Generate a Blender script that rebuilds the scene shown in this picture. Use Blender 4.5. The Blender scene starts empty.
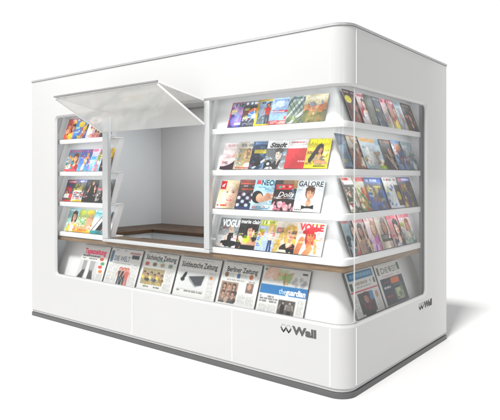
import bpy, bmesh, math, random
import numpy as np
from mathutils import Matrix, Vector
R_ = math.radians
scene = bpy.context.scene
COL = scene.collection

# ------------------------------------------------------------------ camera, studio light, exposure
cam_d = bpy.data.cameras.new('camera'); cam = bpy.data.objects.new('camera', cam_d); COL.objects.link(cam)
cam.location = (1.8812, -3.4316, 1.5298); cam.rotation_euler = (math.pi/2, 0, 0.67064)
cam_d.sensor_width = 36; cam_d.lens = 567.84/500*36; cam_d.shift_y = -(210-177.264)/500
cam_d.clip_start = .05; cam_d.clip_end = 2000
scene.camera = cam

world = bpy.data.worlds.new('World'); scene.world = world; world.use_nodes = True
nt = world.node_tree; N = nt.nodes; L = nt.links
bg = N['Background']
tc = N.new('ShaderNodeTexCoord'); sp = N.new('ShaderNodeSeparateXYZ'); L.new(tc.outputs['Generated'], sp.inputs[0])
mx = N.new('ShaderNodeMapRange'); mx.inputs[1].default_value = -.1; mx.inputs[2].default_value = .75
mx.inputs[3].default_value = 1.08; mx.inputs[4].default_value = .58; L.new(sp.outputs[0], mx.inputs[0])
mz = N.new('ShaderNodeMapRange'); mz.inputs[1].default_value = .4; mz.inputs[2].default_value = 1
mz.inputs[3].default_value = 1; mz.inputs[4].default_value = .52; L.new(sp.outputs[2], mz.inputs[0])
ad = N.new('ShaderNodeMath'); ad.operation = 'MULTIPLY'; L.new(mx.outputs[0], ad.inputs[0]); L.new(mz.outputs[0], ad.inputs[1])
# two upright bright strips of the studio, seen only as highlights round the glossy near corner
last = ad
for (dx, dy), gain in (((.80, -.60), 5.), ((.42, -.907), 3.)):
    dt = N.new('ShaderNodeVectorMath'); dt.operation = 'DOT_PRODUCT'; L.new(tc.outputs['Generated'], dt.inputs[0]); dt.inputs[1].default_value = (dx, dy, 0)
    r = N.new('ShaderNodeMapRange'); r.inputs[1].default_value = .984; r.inputs[2].default_value = .992; r.inputs[4].default_value = gain; L.new(dt.outputs['Value'], r.inputs[0])
    b4 = N.new('ShaderNodeMath'); b4.operation = 'ADD'; L.new(last.outputs[0], b4.inputs[0]); L.new(r.outputs[0], b4.inputs[1]); last = b4
L.new(b4.outputs[0], bg.inputs['Strength']); bg.inputs['Color'].default_value = (1, 1, 1, 1)

def area(name, loc, target, size, power, col=(1, 1, 1)):
    d = bpy.data.lights.new(name, 'AREA'); d.shape = 'SQUARE'; d.size = size; d.energy = power; d.color = col
    o = bpy.data.objects.new(name, d); COL.objects.link(o); o.location = loc
    o.rotation_euler = (Vector(target)-Vector(loc)).to_track_quat('-Z', 'Y').to_euler(); return o
ov = area('overhead_softbox', (-1.7, -1.7, 4.2), (-1.8, 0, 2.2), 4.2, 75, (1, 1, .99)); ov.data.shape = 'RECTANGLE'; ov.data.size_y = 1.2
area('key_softbox', (90, -800, 1265), (-1.5, 1, 1), 210, 23500000, (1, .99, .975))     # a large far lamp: soft, even, from the front

scene.view_settings.view_transform = 'Standard'; scene.view_settings.look = 'None'
scene.view_settings.exposure = 0; scene.view_settings.gamma = 1
scene.render.engine = 'CYCLES'
cy = scene.cycles
cy.use_denoising = True; cy.max_bounces = 10; cy.diffuse_bounces = 5; cy.glossy_bounces = 4
cy.transparent_max_bounces = 24; cy.caustics_reflective = False; cy.caustics_refractive = False

# ------------------------------------------------------------------ materials
def lin(c):
    if isinstance(c, str):
        c = c.lstrip('#'); c = [int(c[i:i+2], 16)/255 for i in (0, 2, 4)]
    return tuple(x/12.92 if x <= .04045 else ((x+.055)/1.055)**2.4 for x in c)
def mat(name, col, rough=.4, metal=0, coat=0, vary=.03, scale=6, spec=.5):
    m = bpy.data.materials.new(name); m.use_nodes = True
    n = m.node_tree.nodes; l = m.node_tree.links; b = n['Principled BSDF']
    b.inputs['Roughness'].default_value = rough; b.inputs['Metallic'].default_value = metal
    b.inputs['Coat Weight'].default_value = coat; b.inputs['Coat Roughness'].default_value = .08
    b.inputs['Specular IOR Level'].default_value = spec
    t = n.new('ShaderNodeTexCoord'); no = n.new('ShaderNodeTexNoise'); no.inputs['Scale'].default_value = scale
    no.inputs['Detail'].default_value = 5
    l.new(t.outputs['Object'], no.inputs['Vector'])
    r = n.new('ShaderNodeMapRange'); r.inputs[3].default_value = 1-vary; r.inputs[4].default_value = 1+vary
    l.new(no.outputs['Fac'], r.inputs[0])
    mu = n.new('ShaderNodeVectorMath'); mu.operation = 'SCALE'; mu.inputs[0].default_value = col[:3]
    l.new(r.outputs[0], mu.inputs['Scale']); l.new(mu.outputs[0], b.inputs['Base Color'])
    r2 = n.new('ShaderNodeMapRange'); r2.inputs[3].default_value = max(.02, rough-.06); r2.inputs[4].default_value = rough+.08
    l.new(no.outputs['Fac'], r2.inputs[0]); l.new(r2.outputs[0], b.inputs['Roughness'])
    return m
def wood_mat(name, c1, c2):
    m = bpy.data.materials.new(name); m.use_nodes = True
    n = m.node_tree.nodes; l = m.node_tree.links; b = n['Principled BSDF']; b.inputs['Roughness'].default_value = .5
    t = n.new('ShaderNodeTexCoord'); mp = n.new('ShaderNodeMapping'); mp.inputs['Scale'].default_value = (2.2, 2.2, 60)
    l.new(t.outputs['Object'], mp.inputs[0])
    a = n.new('ShaderNodeTexNoise'); a.inputs['Scale'].default_value = 3; a.inputs['Detail'].default_value = 8; a.inputs['Roughness'].default_value = .65
    l.new(mp.outputs[0], a.inputs['Vector'])
    w = n.new('ShaderNodeTexNoise'); w.inputs['Scale'].default_value = 45; w.inputs['Detail'].default_value = 3
    l.new(mp.outputs[0], w.inputs['Vector'])
    mixv = n.new('ShaderNodeMath'); mixv.operation = 'MULTIPLY_ADD'; mixv.inputs[1].default_value = .35
    l.new(w.outputs['Fac'], mixv.inputs[0]); l.new(a.outputs['Fac'], mixv.inputs[2])
    cr = n.new('ShaderNodeValToRGB'); e = cr.color_ramp.elements
    e[0].position = .5; e[0].color = (*lin(c1), 1); e[1].position = .86; e[1].color = (*lin(c2), 1)
    l.new(mixv.outputs[0], cr.inputs[0]); l.new(cr.outputs[0], b.inputs['Base Color'])
    return m
def added_glow_mat(name='added_panel_glow', power=5.6):
    m = bpy.data.materials.new(name); m.use_nodes = True
    b = m.node_tree.nodes['Principled BSDF']; b.inputs['Emission Color'].default_value = (.95, .98, 1, 1); b.inputs['Emission Strength'].default_value = power
    return m
def glass_mat(name, tint, rough=.0, ior=1.45, frost=0):
    m = bpy.data.materials.new(name); m.use_nodes = True
    n = m.node_tree.nodes; l = m.node_tree.links
    n.remove(n['Principled BSDF']); out = n['Material Output']
    tr = n.new('ShaderNodeBsdfTransparent'); tr.inputs[0].default_value = (*tint, 1)
    gl = n.new('ShaderNodeBsdfGlossy'); gl.inputs['Roughness'].default_value = rough
    fr = n.new('ShaderNodeFresnel'); ge = n.new('ShaderNodeNewGeometry')   # same reflectance from both sides of a thin pane
    mr = n.new('ShaderNodeMapRange'); mr.inputs[3].default_value = ior; mr.inputs[4].default_value = 1/ior
    l.new(ge.outputs['Backfacing'], mr.inputs[0]); l.new(mr.outputs[0], fr.inputs['IOR'])
    mi = n.new('ShaderNodeMixShader'); l.new(fr.outputs[0], mi.inputs[0]); l.new(tr.outputs[0], mi.inputs[1]); l.new(gl.outputs[0], mi.inputs[2])
    last = mi
    if frost:      # a milky film on the pane
        df = n.new('ShaderNodeBsdfDiffuse'); df.inputs[0].default_value = (.84, .84, .83, 1)
        tl = n.new('ShaderNodeBsdfTranslucent'); tl.inputs[0].default_value = (.84, .84, .83, 1)
        m2 = n.new('ShaderNodeMixShader'); m2.inputs[0].default_value = .45; l.new(df.outputs[0], m2.inputs[1]); l.new(tl.outputs[0], m2.inputs[2])
        last = n.new('ShaderNodeMixShader'); last.inputs[0].default_value = frost; l.new(mi.outputs[0], last.inputs[1]); l.new(m2.outputs[0], last.inputs[2])
    l.new(last.outputs[0], out.inputs['Surface']); return m

M = dict(
    body=mat('white_lacquer', (.47, .47, .467), .22, coat=.8, vary=.012, scale=1.5),
    shelf=mat('white_laminate', (.68, .68, .68), .4, vary=.012),
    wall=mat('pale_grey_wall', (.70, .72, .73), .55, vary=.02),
    cap=mat('brushed_grey_metal', (.47, .475, .48), .3, metal=.7, vary=.05, scale=20),
    trim=mat('grey_trim', (.42, .42, .42), .4, vary=.05),
    plinth=mat('dark_grey_plinth', (.09, .09, .092), .4, vary=.08, scale=12),
    gasket=mat('grey_gasket', (.36, .36, .365), .5),
    jamb=mat('dark_jamb', (.10, .10, .105), .45),
    alu=mat('satin_aluminium', (.50, .515, .515), .38, metal=.35, vary=.03, scale=18),
    edge=mat('grey_edge_profile', (.25, .25, .25), .35, metal=.5),
    seam=mat('white_seam', (.93, .93, .93), .4, vary=.01),
    logo=mat('grey_lettering', (.075, .075, .075), .5),
    logo_light=mat('pale_grey_lettering', (.55, .55, .55), .5),
    floor=mat('white_studio_floor', (.685, .685, .685), .8, vary=.004, scale=.7, spec=.1),
    wood=wood_mat('oak_band', '#5c4733', '#927759'),
    dwood=wood_mat('brown_counter', '#3a2718', '#65492f'),
    glass=glass_mat('clear_glass', (.994, .996, .995), 0, 1.26),
    hatch=glass_mat('smoked_hatch_glass', (.80, .80, .79), .02, 1.6, .16),
    hatch2=glass_mat('frosted_hatch_glass', (.92, .92, .91), .02, 1.75, .42),
    joint=glass_mat('glass_joint_silicone', (.95, .95, .95), .2, 1.45, .45),
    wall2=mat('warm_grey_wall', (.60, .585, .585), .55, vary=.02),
    lamp=added_glow_mat(), strip=added_glow_mat('added_strip_glow', 10),  # emission for the lighting added inside the kiosk
)
pm = bpy.data.materials.new('printed_paper'); pm.use_nodes = True
_n = pm.node_tree.nodes; _l = pm.node_tree.links; _b = _n['Principled BSDF']
_a = _n.new('ShaderNodeAttribute'); _a.attribute_name = 'print'; _l.new(_a.outputs['Color'], _b.inputs['Base Color'])
_no = _n.new('ShaderNodeTexNoise'); _no.inputs['Scale'].default_value = 9
_r = _n.new('ShaderNodeMapRange'); _r.inputs[3].default_value = .28; _r.inputs[4].default_value = .5
_l.new(_no.outputs['Fac'], _r.inputs[0]); _l.new(_r.outputs[0], _b.inputs['Roughness'])
M['print'] = pm
npm = pm.copy(); npm.name = 'newsprint_paper'
for nd in npm.node_tree.nodes:
    if nd.type == 'MAP_RANGE': nd.inputs[3].default_value = .7; nd.inputs[4].default_value = .85
M['news'] = npm

# ------------------------------------------------------------------ mesh helpers
class MB:
    def __init__(s): s.v = []; s.f = []
    def quad(s, *p):
        i = len(s.v); s.v += [tuple(q) for q in p]; s.f.append(tuple(range(i, i+len(p))))
    def box(s, x0, x1, y0, y1, z0, z1):
        i = len(s.v)
        s.v += [(x0, y0, z0), (x1, y0, z0), (x1, y1, z0), (x0, y1, z0), (x0, y0, z1), (x1, y0, z1), (x1, y1, z1), (x0, y1, z1)]
        s.f += [tuple(i+k for k in q) for q in ((0, 3, 2, 1), (4, 5, 6, 7), (0, 1, 5, 4), (1, 2, 6, 5), (2, 3, 7, 6), (3, 0, 4, 7))]
    def rings(s, rings, closed_path=False, cap=True):
        # rings: list (profile, closed) of equally long point lists (path)
        n = len(rings); k = len(rings[0]); i = len(s.v)
        for r in rings: s.v += [tuple(p) for p in r]
        for a in range(n):
            b = (a+1) % n
            for j in range(k if closed_path else k-1):
                j2 = (j+1) % k
                s.f.append((i+a*k+j, i+a*k+j2, i+b*k+j2, i+b*k+j))
        if cap and not closed_path:
            s.f.append(tuple(i+a*k for a in range(n))); s.f.append(tuple(i+a*k+k-1 for a in range(n)))
    def build(s, name, material, parent=None, bevel=0, smooth=35, seg=2):
        bm = bmesh.new()
        vs = [bm.verts.new(v) for v in s.v]
        for f in s.f:
            try: bm.faces.new([vs[i] for i in f])
            except ValueError: pass
        bmesh.ops.remove_doubles(bm, verts=bm.verts, dist=1e-5)
        bmesh.ops.recalc_face_normals(bm, faces=bm.faces)
        if bevel:
            es = [e for e in bm.edges if len(e.link_faces) == 2 and e.calc_face_angle(0) > .6]
            bmesh.ops.bevel(bm, geom=es, offset=bevel, segments=seg, affect='EDGES', profile=.5, clamp_overlap=True)
        me = bpy.data.meshes.new(name); bm.to_mesh(me); bm.free()
        for p in me.polygons: p.use_smooth = True
        me.set_sharp_from_angle(angle=R_(smooth))
        me.materials.append(M[material])
        o = bpy.data.objects.new(name, me); COL.objects.link(o)
        if parent is not None: o.parent = parent
        return o

LEN, WID, RC, RS = 3.951, 1.953, .13, .03
ARC = 10
def arc_pts(cx, cy, r, a0, a1, n=ARC):
    return [(cx+r*math.cos(a0+(a1-a0)*i/n), cy+r*math.sin(a0+(a1-a0)*i/n)) for i in range(n+1)]
def corner_path(d, xa, yb, rr=None):
    """open L path parallel to the front (y=d) and the right side (x=-d)"""
    r = max(RC-d, .012) if rr is None else rr
    return [(xa, d)] + arc_pts(-d-r, d+r, r, -math.pi/2, 0) + [(-d, yb)]
def loop_path(d):
    r1 = max(RC-d, .004); r2 = max(RS-d, .004)
    x0, x1, y0, y1 = -LEN+d, -d, d, WID-d
    return (arc_pts(x0+r2, y0+r2, r2, math.pi, 1.5*math.pi, 5) + arc_pts(x1-r1, y0+r1, r1, -math.pi/2, 0, 14)
            + arc_pts(x1-r2, y1-r2, r2, 0, math.pi/2, 5) + arc_pts(x0+r2, y1-r2, r2, math.pi/2, math.pi, 5))
def sweep_corner(mb, prof, xa, yb, rr=None):
    mb.rings([[(x, y, z) for x, y in corner_path(d, xa, yb, rr(d, z) if rr else None)] for d, z in prof])
def sweep_front(mb, prof, xa, xb):
    mb.rings([[(xa, d, z), (xb, d, z)] for d, z in prof])
def sweep_loop(mb, prof):
    mb.rings([[(x, y, z) for x, y in loop_path(d)] for d, z in prof], closed_path=True)
def thing(name, label, cat, loc=(0, 0, 0), group=None):
    o = bpy.data.objects.new(name, None); COL.objects.link(o); o.location = loc
    o['label'] = label; o['category'] = cat
    if group: o['group'] = group
    return o

# ------------------------------------------------------------------ the setting
fb = MB(); fb.quad((-160, -160, 0), (160, -160, 0), (160, 160, 0), (-160, 160, 0))
fl = fb.build('floor', 'floor'); fl['kind'] = 'structure'

# ------------------------------------------------------------------ the kiosk
K = thing('newsstand_kiosk', 'white glossy newsstand kiosk with a raised glass hatch and glazed magazine shelves', 'kiosk')

mb = MB(); ZB, ZT = .070, 2.576
# footprint as a function of arc length s along the outer edge
def make_F():
    base = loop_path(0)
    # re-parametrise by pieces so that a point can be asked for at any s and any inward offset
    segs = []
    x0, x1, y0, y1 = -LEN, 0, 0, WID
    segs.append(('l', (x0+RS, y0), (x1-RC, y0), (0, -1)))
    segs.append(('a', (x1-RC, y0+RC), RC, -math.pi/2, 0))
    segs.append(('l', (x1, y0+RC), (x1, y1-RS), (1, 0)))
    segs.append(('a', (x1-RS, y1-RS), RS, 0, math.pi/2))
    segs.append(('l', (x1-RS, y1), (x0+RS, y1), (0, 1)))
    segs.append(('a', (x0+RS, y1-RS), RS, math.pi/2, math.pi))
    segs.append(('l', (x0, y1-RS), (x0, y0+RS), (-1, 0)))
    segs.append(('a', (x0+RS, y0+RS), RS, math.pi, 1.5*math.pi))
    lens = [math.dist(s[1], s[2]) if s[0] == 'l' else s[2]*abs(s[4]-s[3]) for s in segs]
    cum = [0]
    for l_ in lens: cum.append(cum[-1]+l_)
    def F(s, z, d=0):
        s = max(0, min(s, cum[-1]-1e-9)); k = 0
        while s > cum[k+1]: k += 1
        t = (s-cum[k])/lens[k]; g = segs[k]
        if g[0] == 'l':
            return (g[1][0]+(g[2][0]-g[1][0])*t-g[3][0]*d, g[1][1]+(g[2][1]-g[1][1])*t-g[3][1]*d, z)
        a = g[3]+(g[4]-g[3])*t; r = max(g[2]-d, .002) if g[2] > .1 else g[2]-d
        if g[2] <= .1 and d > g[2]:
            # inner side of a tight corner: mitre it
            cx = (x0+d) if g[1][0] < -1 else x1-d; cy_ = (y0+d) if g[1][1] < 1 else y1-d
            return (cx, cy_, z)
        return (g[1][0]+r*math.cos(a), g[1][1]+r*math.sin(a), z)
    return F, cum
F, CUM = make_F()
SA = (-3.470)-(-LEN+RS)                      # window start on the front
SB = CUM[2]+(1.432-RC)                       # window end on the right side
W0, W1, WR = .505, 2.162, .042                # sill, head, corner radius of the window
CH = .017; TH = .03
def win_loop(e):
    a, b, z0, z1, r = SA-e, SB+e, W0-e, W1+e, WR+e
    n = 6; pts = []
    pts += [(a+r+r*math.cos(t), z0+r+r*math.sin(t)) for t in np.linspace(math.pi, 1.5*math.pi, n)]
    mids = list(np.linspace(CUM[1], CUM[2], 15))
    pts += [(s, z0) for s in mids]
    pts += [(b-r+r*math.cos(t), z0+r+r*math.sin(t)) for t in np.linspace(-.5*math.pi, 0, n)]
    pts += [(b-r+r*math.cos(t), z1-r+r*math.sin(t)) for t in np.linspace(0, .5*math.pi, n)]
    pts += [(s, z1) for s in reversed(mids)]
    pts += [(a+r+r*math.cos(t), z1-r+r*math.sin(t)) for t in np.linspace(.5*math.pi, math.pi, n)]
    return pts
def shell_face(mb, d, e):
    loop = win_loop(e); n = 6
    nb = 2*n+15
    bot = loop[:nb]; top = list(reversed(loop[nb:]))
    out = [0] if bot[0][0] > 0 else []
    for i in range(nb-1):
        (s0, z0), (s1, z1) = bot[i], bot[i+1]; (t0, y0), (t1, y1) = top[i], top[i+1]
        mb.quad(F(s0, ZB, d), F(s1, ZB, d), F(s1, z1, d), F(s0, z0, d))
        mb.quad(F(t0, y0, d), F(t1, y1, d), F(t1, ZT, d), F(t0, ZT, d))
    cols = [0, bot[0][0]]
    mb.quad(F(0, ZB, d), F(cols[1], ZB, d), F(cols[1], bot[0][1], d), F(cols[1], top[0][1], d), F(cols[1], ZT, d), F(0, ZT, d))
    s = [bot[-1][0]]
    for k in range(3, len(CUM)):
        if k % 2 == 1: s.append(CUM[k])
        else: s += list(np.linspace(CUM[k-1], CUM[k], 6))[1:]
    first = True
    for a, b in zip(s[:-1], s[1:]):
        if first: mb.quad(F(a, ZB, d), F(b, ZB, d), F(b, ZT, d), F(a, ZT, d), F(a, top[-1][1], d), F(a, bot[-1][1], d)); first = False
        else: mb.quad(F(a, ZB, d), F(b, ZB, d), F(b, ZT, d), F(a, ZT, d))
shell_face(mb, 0, CH)
A, B = win_loop(CH), win_loop(0)
for i in range(len(A)):
    j = (i+1) % len(A)
    mb.quad(F(*A[i], 0), F(*A[j], 0), F(*B[j], CH), F(*B[i], CH))
    mb.quad(F(*B[i], CH), F(*B[j], CH), F(*B[j], TH), F(*B[i], TH))
mb.build('body_shell', 'body', K, smooth=40)
# inner lining of the walls (a sheet of panels inside the shell)
mb = MB()
xi, yi = -LEN+.06, WID-.06
mb.box(xi, xi+.012, .075, yi, .08, 2.42); mb.build('interior_wall', 'wall', K)
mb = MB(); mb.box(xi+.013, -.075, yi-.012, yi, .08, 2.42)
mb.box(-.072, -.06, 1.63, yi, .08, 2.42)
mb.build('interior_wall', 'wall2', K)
mb = MB(); mb.box(xi, -.06, .06, yi, 2.425, 2.45); mb.build('ceiling', 'shelf', K)
mb = MB(); mb.box(-3.3, -.8, .75, 1.35, 2.405, 2.424); mb.build('added_ceiling_glow', 'lamp', K)  # glowing panel added under the ceiling to brighten the interior
mb = MB(); mb.box(xi, -.06, .06, yi, .05, .075); mb.build('floor_panel', 'wall', K)

mb = MB(); lo = [(x, y, 2.578) for x, y in loop_path(-.006)]; hi = [(x, y, 2.596) for x, y in loop_path(-.006)]; h2 = [(x, y, 2.6) for x, y in loop_path(.003)]
mb.rings([lo, hi, h2], closed_path=True); mb.f = mb.f[:2*len(lo)]
mb.quad(*h2); mb.quad(*lo); mb.build('roof_cap', 'cap', K)
mb = MB(); a = [(x, y, .046) for x, y in loop_path(.008)]; b = [(x, y, .069) for x, y in loop_path(.008)]
mb.rings([a, b], closed_path=True); mb.f = mb.f[:len(a)]; mb.quad(*b); mb.quad(*a); mb.build('base_trim', 'trim', K)
mb = MB(); a = [(x, y, 0.001) for x, y in loop_path(.0)]; b = [(x, y, .036) for x, y in loop_path(.0)]; c = [(x, y, .044) for x, y in loop_path(.012)]
mb.rings([a, b, c], closed_path=True); mb.f = mb.f[:2*len(a)]; mb.quad(*c); mb.quad(*a); mb.build('plinth', 'plinth', K)
# seams between the cladding panels
for xs in (-2.232, -1.023):
    mb = MB(); mb.box(xs-.0028, xs+.0028, -.0018, .004, .078, .482); mb.build('panel_seam', 'seam', K)
mb = MB(); mb.box(-.0035, .0018, RC-.001, RC+.006, .078, 2.56)
o = MB(); o.box(-.003, .0018, RC, RC+.006, .078, .482); o.build('panel_seam', 'seam', K)
o = MB(); o.box(-.003, .0018, RC, RC+.006, 2.185, 2.56); o.build('panel_seam', 'seam', K)
o = MB(); o.box(-RC-.006, -RC, -.0018, .003, .078, .482); o.build('panel_seam', 'seam', K)
o = MB(); o.box(-.0195, -.010, RC, RC+.0045, W0+.01, W1-.01); o.build('glass_joint', 'joint', K)
o = MB(); o.box(-RC-.006, -RC, -.0018, .003, 2.185, 2.56); o.build('panel_seam', 'seam', K)
# grey rubber line round the window
mb = MB(); g0, g1 = win_loop(-.0005), win_loop(-.006)
for i in range(len(g0)):
    j = (i+1) % len(g0)
    for d, q in ((.0175, None), (.0205, None)):
        mb.quad(F(*g0[i], d), F(*g0[j], d), F(*g1[j], d), F(*g1[i], d))
    mb.quad(F(*g1[i], .0175), F(*g1[j], .0175), F(*g1[j], .0205), F(*g1[i], .0205))
    mb.quad(F(*g0[i], .0175), F(*g0[j], .0175), F(*g0[j], .0205), F(*g0[i], .0205))
mb.build('window_gasket', 'gasket', K)
mb = MB(); mb.box(-.06, -.0285, 1.412, 1.430, W0+.003, W1-.003); mb.build('window_jamb', 'jamb', K)

# hatch frame
PL0, PL1, PR0, PR1 = -2.686, -2.602, -1.336, -1.275
for a, b in ((PL0, PL1), (PR0, PR1)):
    mb = MB(); mb.box(a, b, .008, .05, .936, 2.16); mb.build('hatch_post', 'alu', K, bevel=.004)
mb = MB(); mb.box(PL0, PR1, .006, .056, .906, .935); mb.build('hatch_rail', 'alu', K, bevel=.003)
mb = MB(); mb.box(-1.278, -1.262, .03, .045, 1.01, 1.04); mb.box(-1.262, -1.225, .033, .042, 1.018, 1.032); mb.build('hatch_lock', 'gasket', K)
# panes
def slab_front(x0, x1, z0, z1): m = MB(); m.box(x0, x1, .021, .027, z0, z1); return m
slab_front(-3.464, PL0-.001, W0+.0065, W1-.0065).build('window_pane', 'glass', K)
slab_front(PL0, PR1, W0+.0065, .904).build('window_pane', 'glass', K)
mb = MB(); sweep_corner(mb, [(.021, W0+.0065), (.027, W0+.0065), (.027, W1-.0065), (.021, W1-.0065)], PR1+.001, 1.426)
mb.build('window_pane', 'glass', K)

# bi-fold hatch, swung up
def hatch_panel(p, q, x0, x1, edges, mt):
    (y0, z0), (y1, z1) = p, q
    d = Vector((0, y1-y0, z1-z0)).normalized(); n = Vector((0, -d.z, d.y))*.005
    m = MB(); a, b = Vector((0, y0, z0)), Vector((0, y1, z1))
    prof = [a+n, b+n, b-n, a-n]
    m.rings([[(x0+.012, v.y, v.z), (x1-.012, v.y, v.z)] for v in prof])
    o = m.build('hatch_panel', mt, K)
    n2 = n*1.25
    for xa, xb in ((x0, x0+.011), (x1-.011, x1)):
        e = MB(); e.rings([[(xa, v.y, v.z), (xb, v.y, v.z)] for v in (a+n2, b+n2, b-n2, a-n2)]); e.build('edge_profile', 'seam', o)
    if edges:
        b2 = b+d*.012
        e = MB(); e.rings([[(x0, v.y, v.z), (x1, v.y, v.z)] for v in (b+d*.001+n2, b2+n2, b2-n2, b+d*.001-n2)]); e.build('edge_profile', 'edge', o)
    return o
hatch_panel((-.012, 2.166), (-.515, 2.252), PL0+.006, PR0-.01+.03, True, 'hatch')
hatch_panel((-.002, 1.968), (-.513, 2.232), PL0+.006, PR0-.01+.03, False, 'hatch2')

# counters
mb = MB(); sweep_corner(mb, [(.058, .863), (.058, .905), (.45, .905), (.45, .863)], -3.56, 1.62, lambda d, z: max(.075-.3*d, .02))
mb.build('wooden_shelf', 'wood', K, bevel=.003)
mb = MB(); mb.box(-2.59, -1.345, .064, .44, .9065, .912); mb.build('service_counter', 'dwood', K)
mb = MB(); mb.box(xi+.013, -3.3, .46, 1.199, .862, .902); mb.box(xi+.013, -.5, 1.2, yi-.013, .862, .902); o = mb.build('back_counter', 'dwood', K, bevel=.002)
mb = MB(); mb.box(xi+.02, -3.33, .47, 1.23, .08, .861); mb.box(xi+.02, -.52, 1.231, yi-.02, .08, .861); mb.build('cabinet_front', 'wall', o)
mb = MB(); mb.box(-3.5, -.5, .40, .42, .08, .862); mb.build('counter_panel', 'wall', K)

# shelves: tops of the four lips, with slanted backs and end plates
ZS = [.953, 1.27, 1.588, 1.926]
ZN = [1.2555, 1.5735, 1.9115, 2.42]
def rr(d, z):
    return max(.075-.3*d, .015)
def tray(z, d1):
    return [(.048, z-.045), (.048, z), (d1, z), (d1, z-.014), (.062, z-.014), (.062, z-.045)]
def end_panel(x, z0, z1, parent, along='x'):
    h = z1-z0; a = .36*h
    prof = [(.056, z0+.001), (.114, z0+.001), (.112+a, z1-.001), (.056+a*.95, z1-.001)]
    m = MB()
    if along == 'x': m.rings([[(x, d, z), (x+.016, d, z)] for d, z in prof])
    else: m.rings([[(-d, x, z), (-d, x+.016, z)] for d, z in prof])
    m.build('end_panel', 'shelf', parent)
def back_prof(z0, z1, top):
    h = z1-z0; a = .385*h
    return [(.108, z0+.001), (.108+a, z1-.001), (.12+a, z1-.001), (.12, z0+.001)]
# left unit
m = MB(); m.box(-3.56, -2.80, .235, .25, .91, 2.42); LU = m.build('shelf_unit', 'shelf', K)
# corner unit
m = MB(); sweep_corner(m, [(.235, .91), (.25, .91), (.25, 2.42), (.235, 2.42)], -1.335, 1.62, lambda d, z: .02); RU = m.build('shelf_unit', 'shelf', K)
for i, z in enumerate(ZS):
    zt = ZN[i]; zp = min(zt, z+.32)
    m = MB(); sweep_front(m, tray(z, .216), -3.56, -2.618); m.build('shelf', 'shelf', LU, bevel=.003)
    m = MB(); sweep_front(m, back_prof(z, zp, zt), -3.545, -2.63); m.build('back_panel', 'shelf', LU)
    end_panel(-3.561, z, zp, LU); end_panel(-2.634, z, zp, LU)
    m = MB(); sweep_corner(m, tray(z, .232), -1.345, 1.62, rr); m.build('shelf', 'shelf', RU, bevel=.003)
    bp = back_prof(z, zp, zt)
    m = MB(); sweep_corner(m, bp, -1.33, 1.6, lambda d, zz: max(.05-.25*(d-.1), .012)); m.build('back_panel', 'shelf', RU, smooth=50)
    end_panel(-1.346, z, zp, RU); end_panel(1.603, z, zp, RU, 'y')
# hidden glow strips added behind the lips to brighten the shelf backs
for z in (ZN[0], ZN[1], ZN[2], 2.215):
    zz = z-.0005; d0 = .064
    pr = [(d0, zz-.005), (d0, zz), (d0+.014, zz), (d0+.014, zz-.005)]
    m = MB(); sweep_front(m, pr, -3.5, -2.68); m.build('added_glow_strip', 'strip', LU)
    m = MB(); sweep_corner(m, pr, -1.3, 1.58, lambda d, q: .05); m.build('added_glow_strip', 'strip', RU)
# newspaper trough
m = MB(); sweep_corner(m, [(.032, .445), (.032, .474), (.30, .474), (.30, .445)], -3.6, 1.62, rr); T = m.build('newspaper_trough', 'shelf', K)
m = MB(); sweep_corner(m, [(.105, .475), (.245, .862), (.26, .862), (.12, .475)], -3.6, 1.62, lambda d, zz: max(.16-.75*(d-.1), .03)); m.build('back_panel', 'shelf', T, smooth=50)

# ------------------------------------------------------------------ lettering helper
_tc = {}
def text_tris(s, bold=0, shear=0):
    k = (s, bold, shear)
    if k in _tc: return _tc[k]
    cu = bpy.data.curves.new('lettering', 'FONT'); cu.body = s; cu.size = 1; cu.offset = bold; cu.shear = shear; cu.resolution_u = 3
    ob = bpy.data.objects.new('lettering', cu); COL.objects.link(ob)
    dg = bpy.context.evaluated_depsgraph_get(); me = bpy.data.meshes.new_from_object(ob.evaluated_get(dg))
    v = np.array([x.co[:2] for x in me.vertices]); f = [tuple(p.vertices) for p in me.polygons]
    bpy.data.objects.remove(ob); bpy.data.curves.remove(cu); bpy.data.meshes.remove(me)
    v[:, 0] -= v[:, 0].min(); _tc[k] = (v, f); return v, f

def logo(frame, w_mark, gap, w_text, hh):
    """frame(u, v, n) -> world; mark of two linked drops and the word"""
    mbd = MB(); mbl = MB()
    v, f = text_tris('Wall', .05)
    sx = w_text/v[:, 0].max(); sy = hh/v[:, 1].max()
    i0 = len(mbd.v)
    P = [frame(w_mark+gap+a*sx, b*sy, .0016) for a, b in v]
    mbd.v += P; mbd.f += [tuple(i0+k for k in q) for q in f]
    r = w_mark/4
    def stroke(m, pts, w):
        for (a, b) in zip(pts[:-1], pts[1:]):
            dx, dy = b[0]-a[0], b[1]-a[1]; l_ = math.hypot(dx, dy); nx, ny = -dy/l_*w/2, dx/l_*w/2; ex, ey = dx/l_*w*.3, dy/l_*w*.3
            m.quad(frame(a[0]-ex+nx, a[1]-ey+ny, .0016), frame(b[0]+ex+nx, b[1]+ey+ny, .0016), frame(b[0]+ex-nx, b[1]+ey-ny, .0016), frame(a[0]-ex-nx, a[1]-ey-ny, .0016))
    for c in (r, 3*r):
        stroke(mbd, [(c-r*.9, hh*.55), (c-r*.5, hh*.27), (c, hh*.05), (c+r*.5, hh*.27), (c+r*.9, hh*.55)], r*.5)
        arc = [(c+r*.88*math.cos(t), hh*.62+hh*.34*math.sin(t)) for t in np.linspace(0, math.pi, 9)]
        stroke(mbl, arc, r*.2)
    o = mbd.build('logo', 'logo', K); mbl.build('logo_outline', 'logo_light', o)
logo(lambda u, v, n: (-.549+u, -n, .392+v), .092, .008, .205, .057)
logo(lambda u, v, n: (n, 1.26+u, .395+v), .098, .010, .185, .055)

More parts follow.
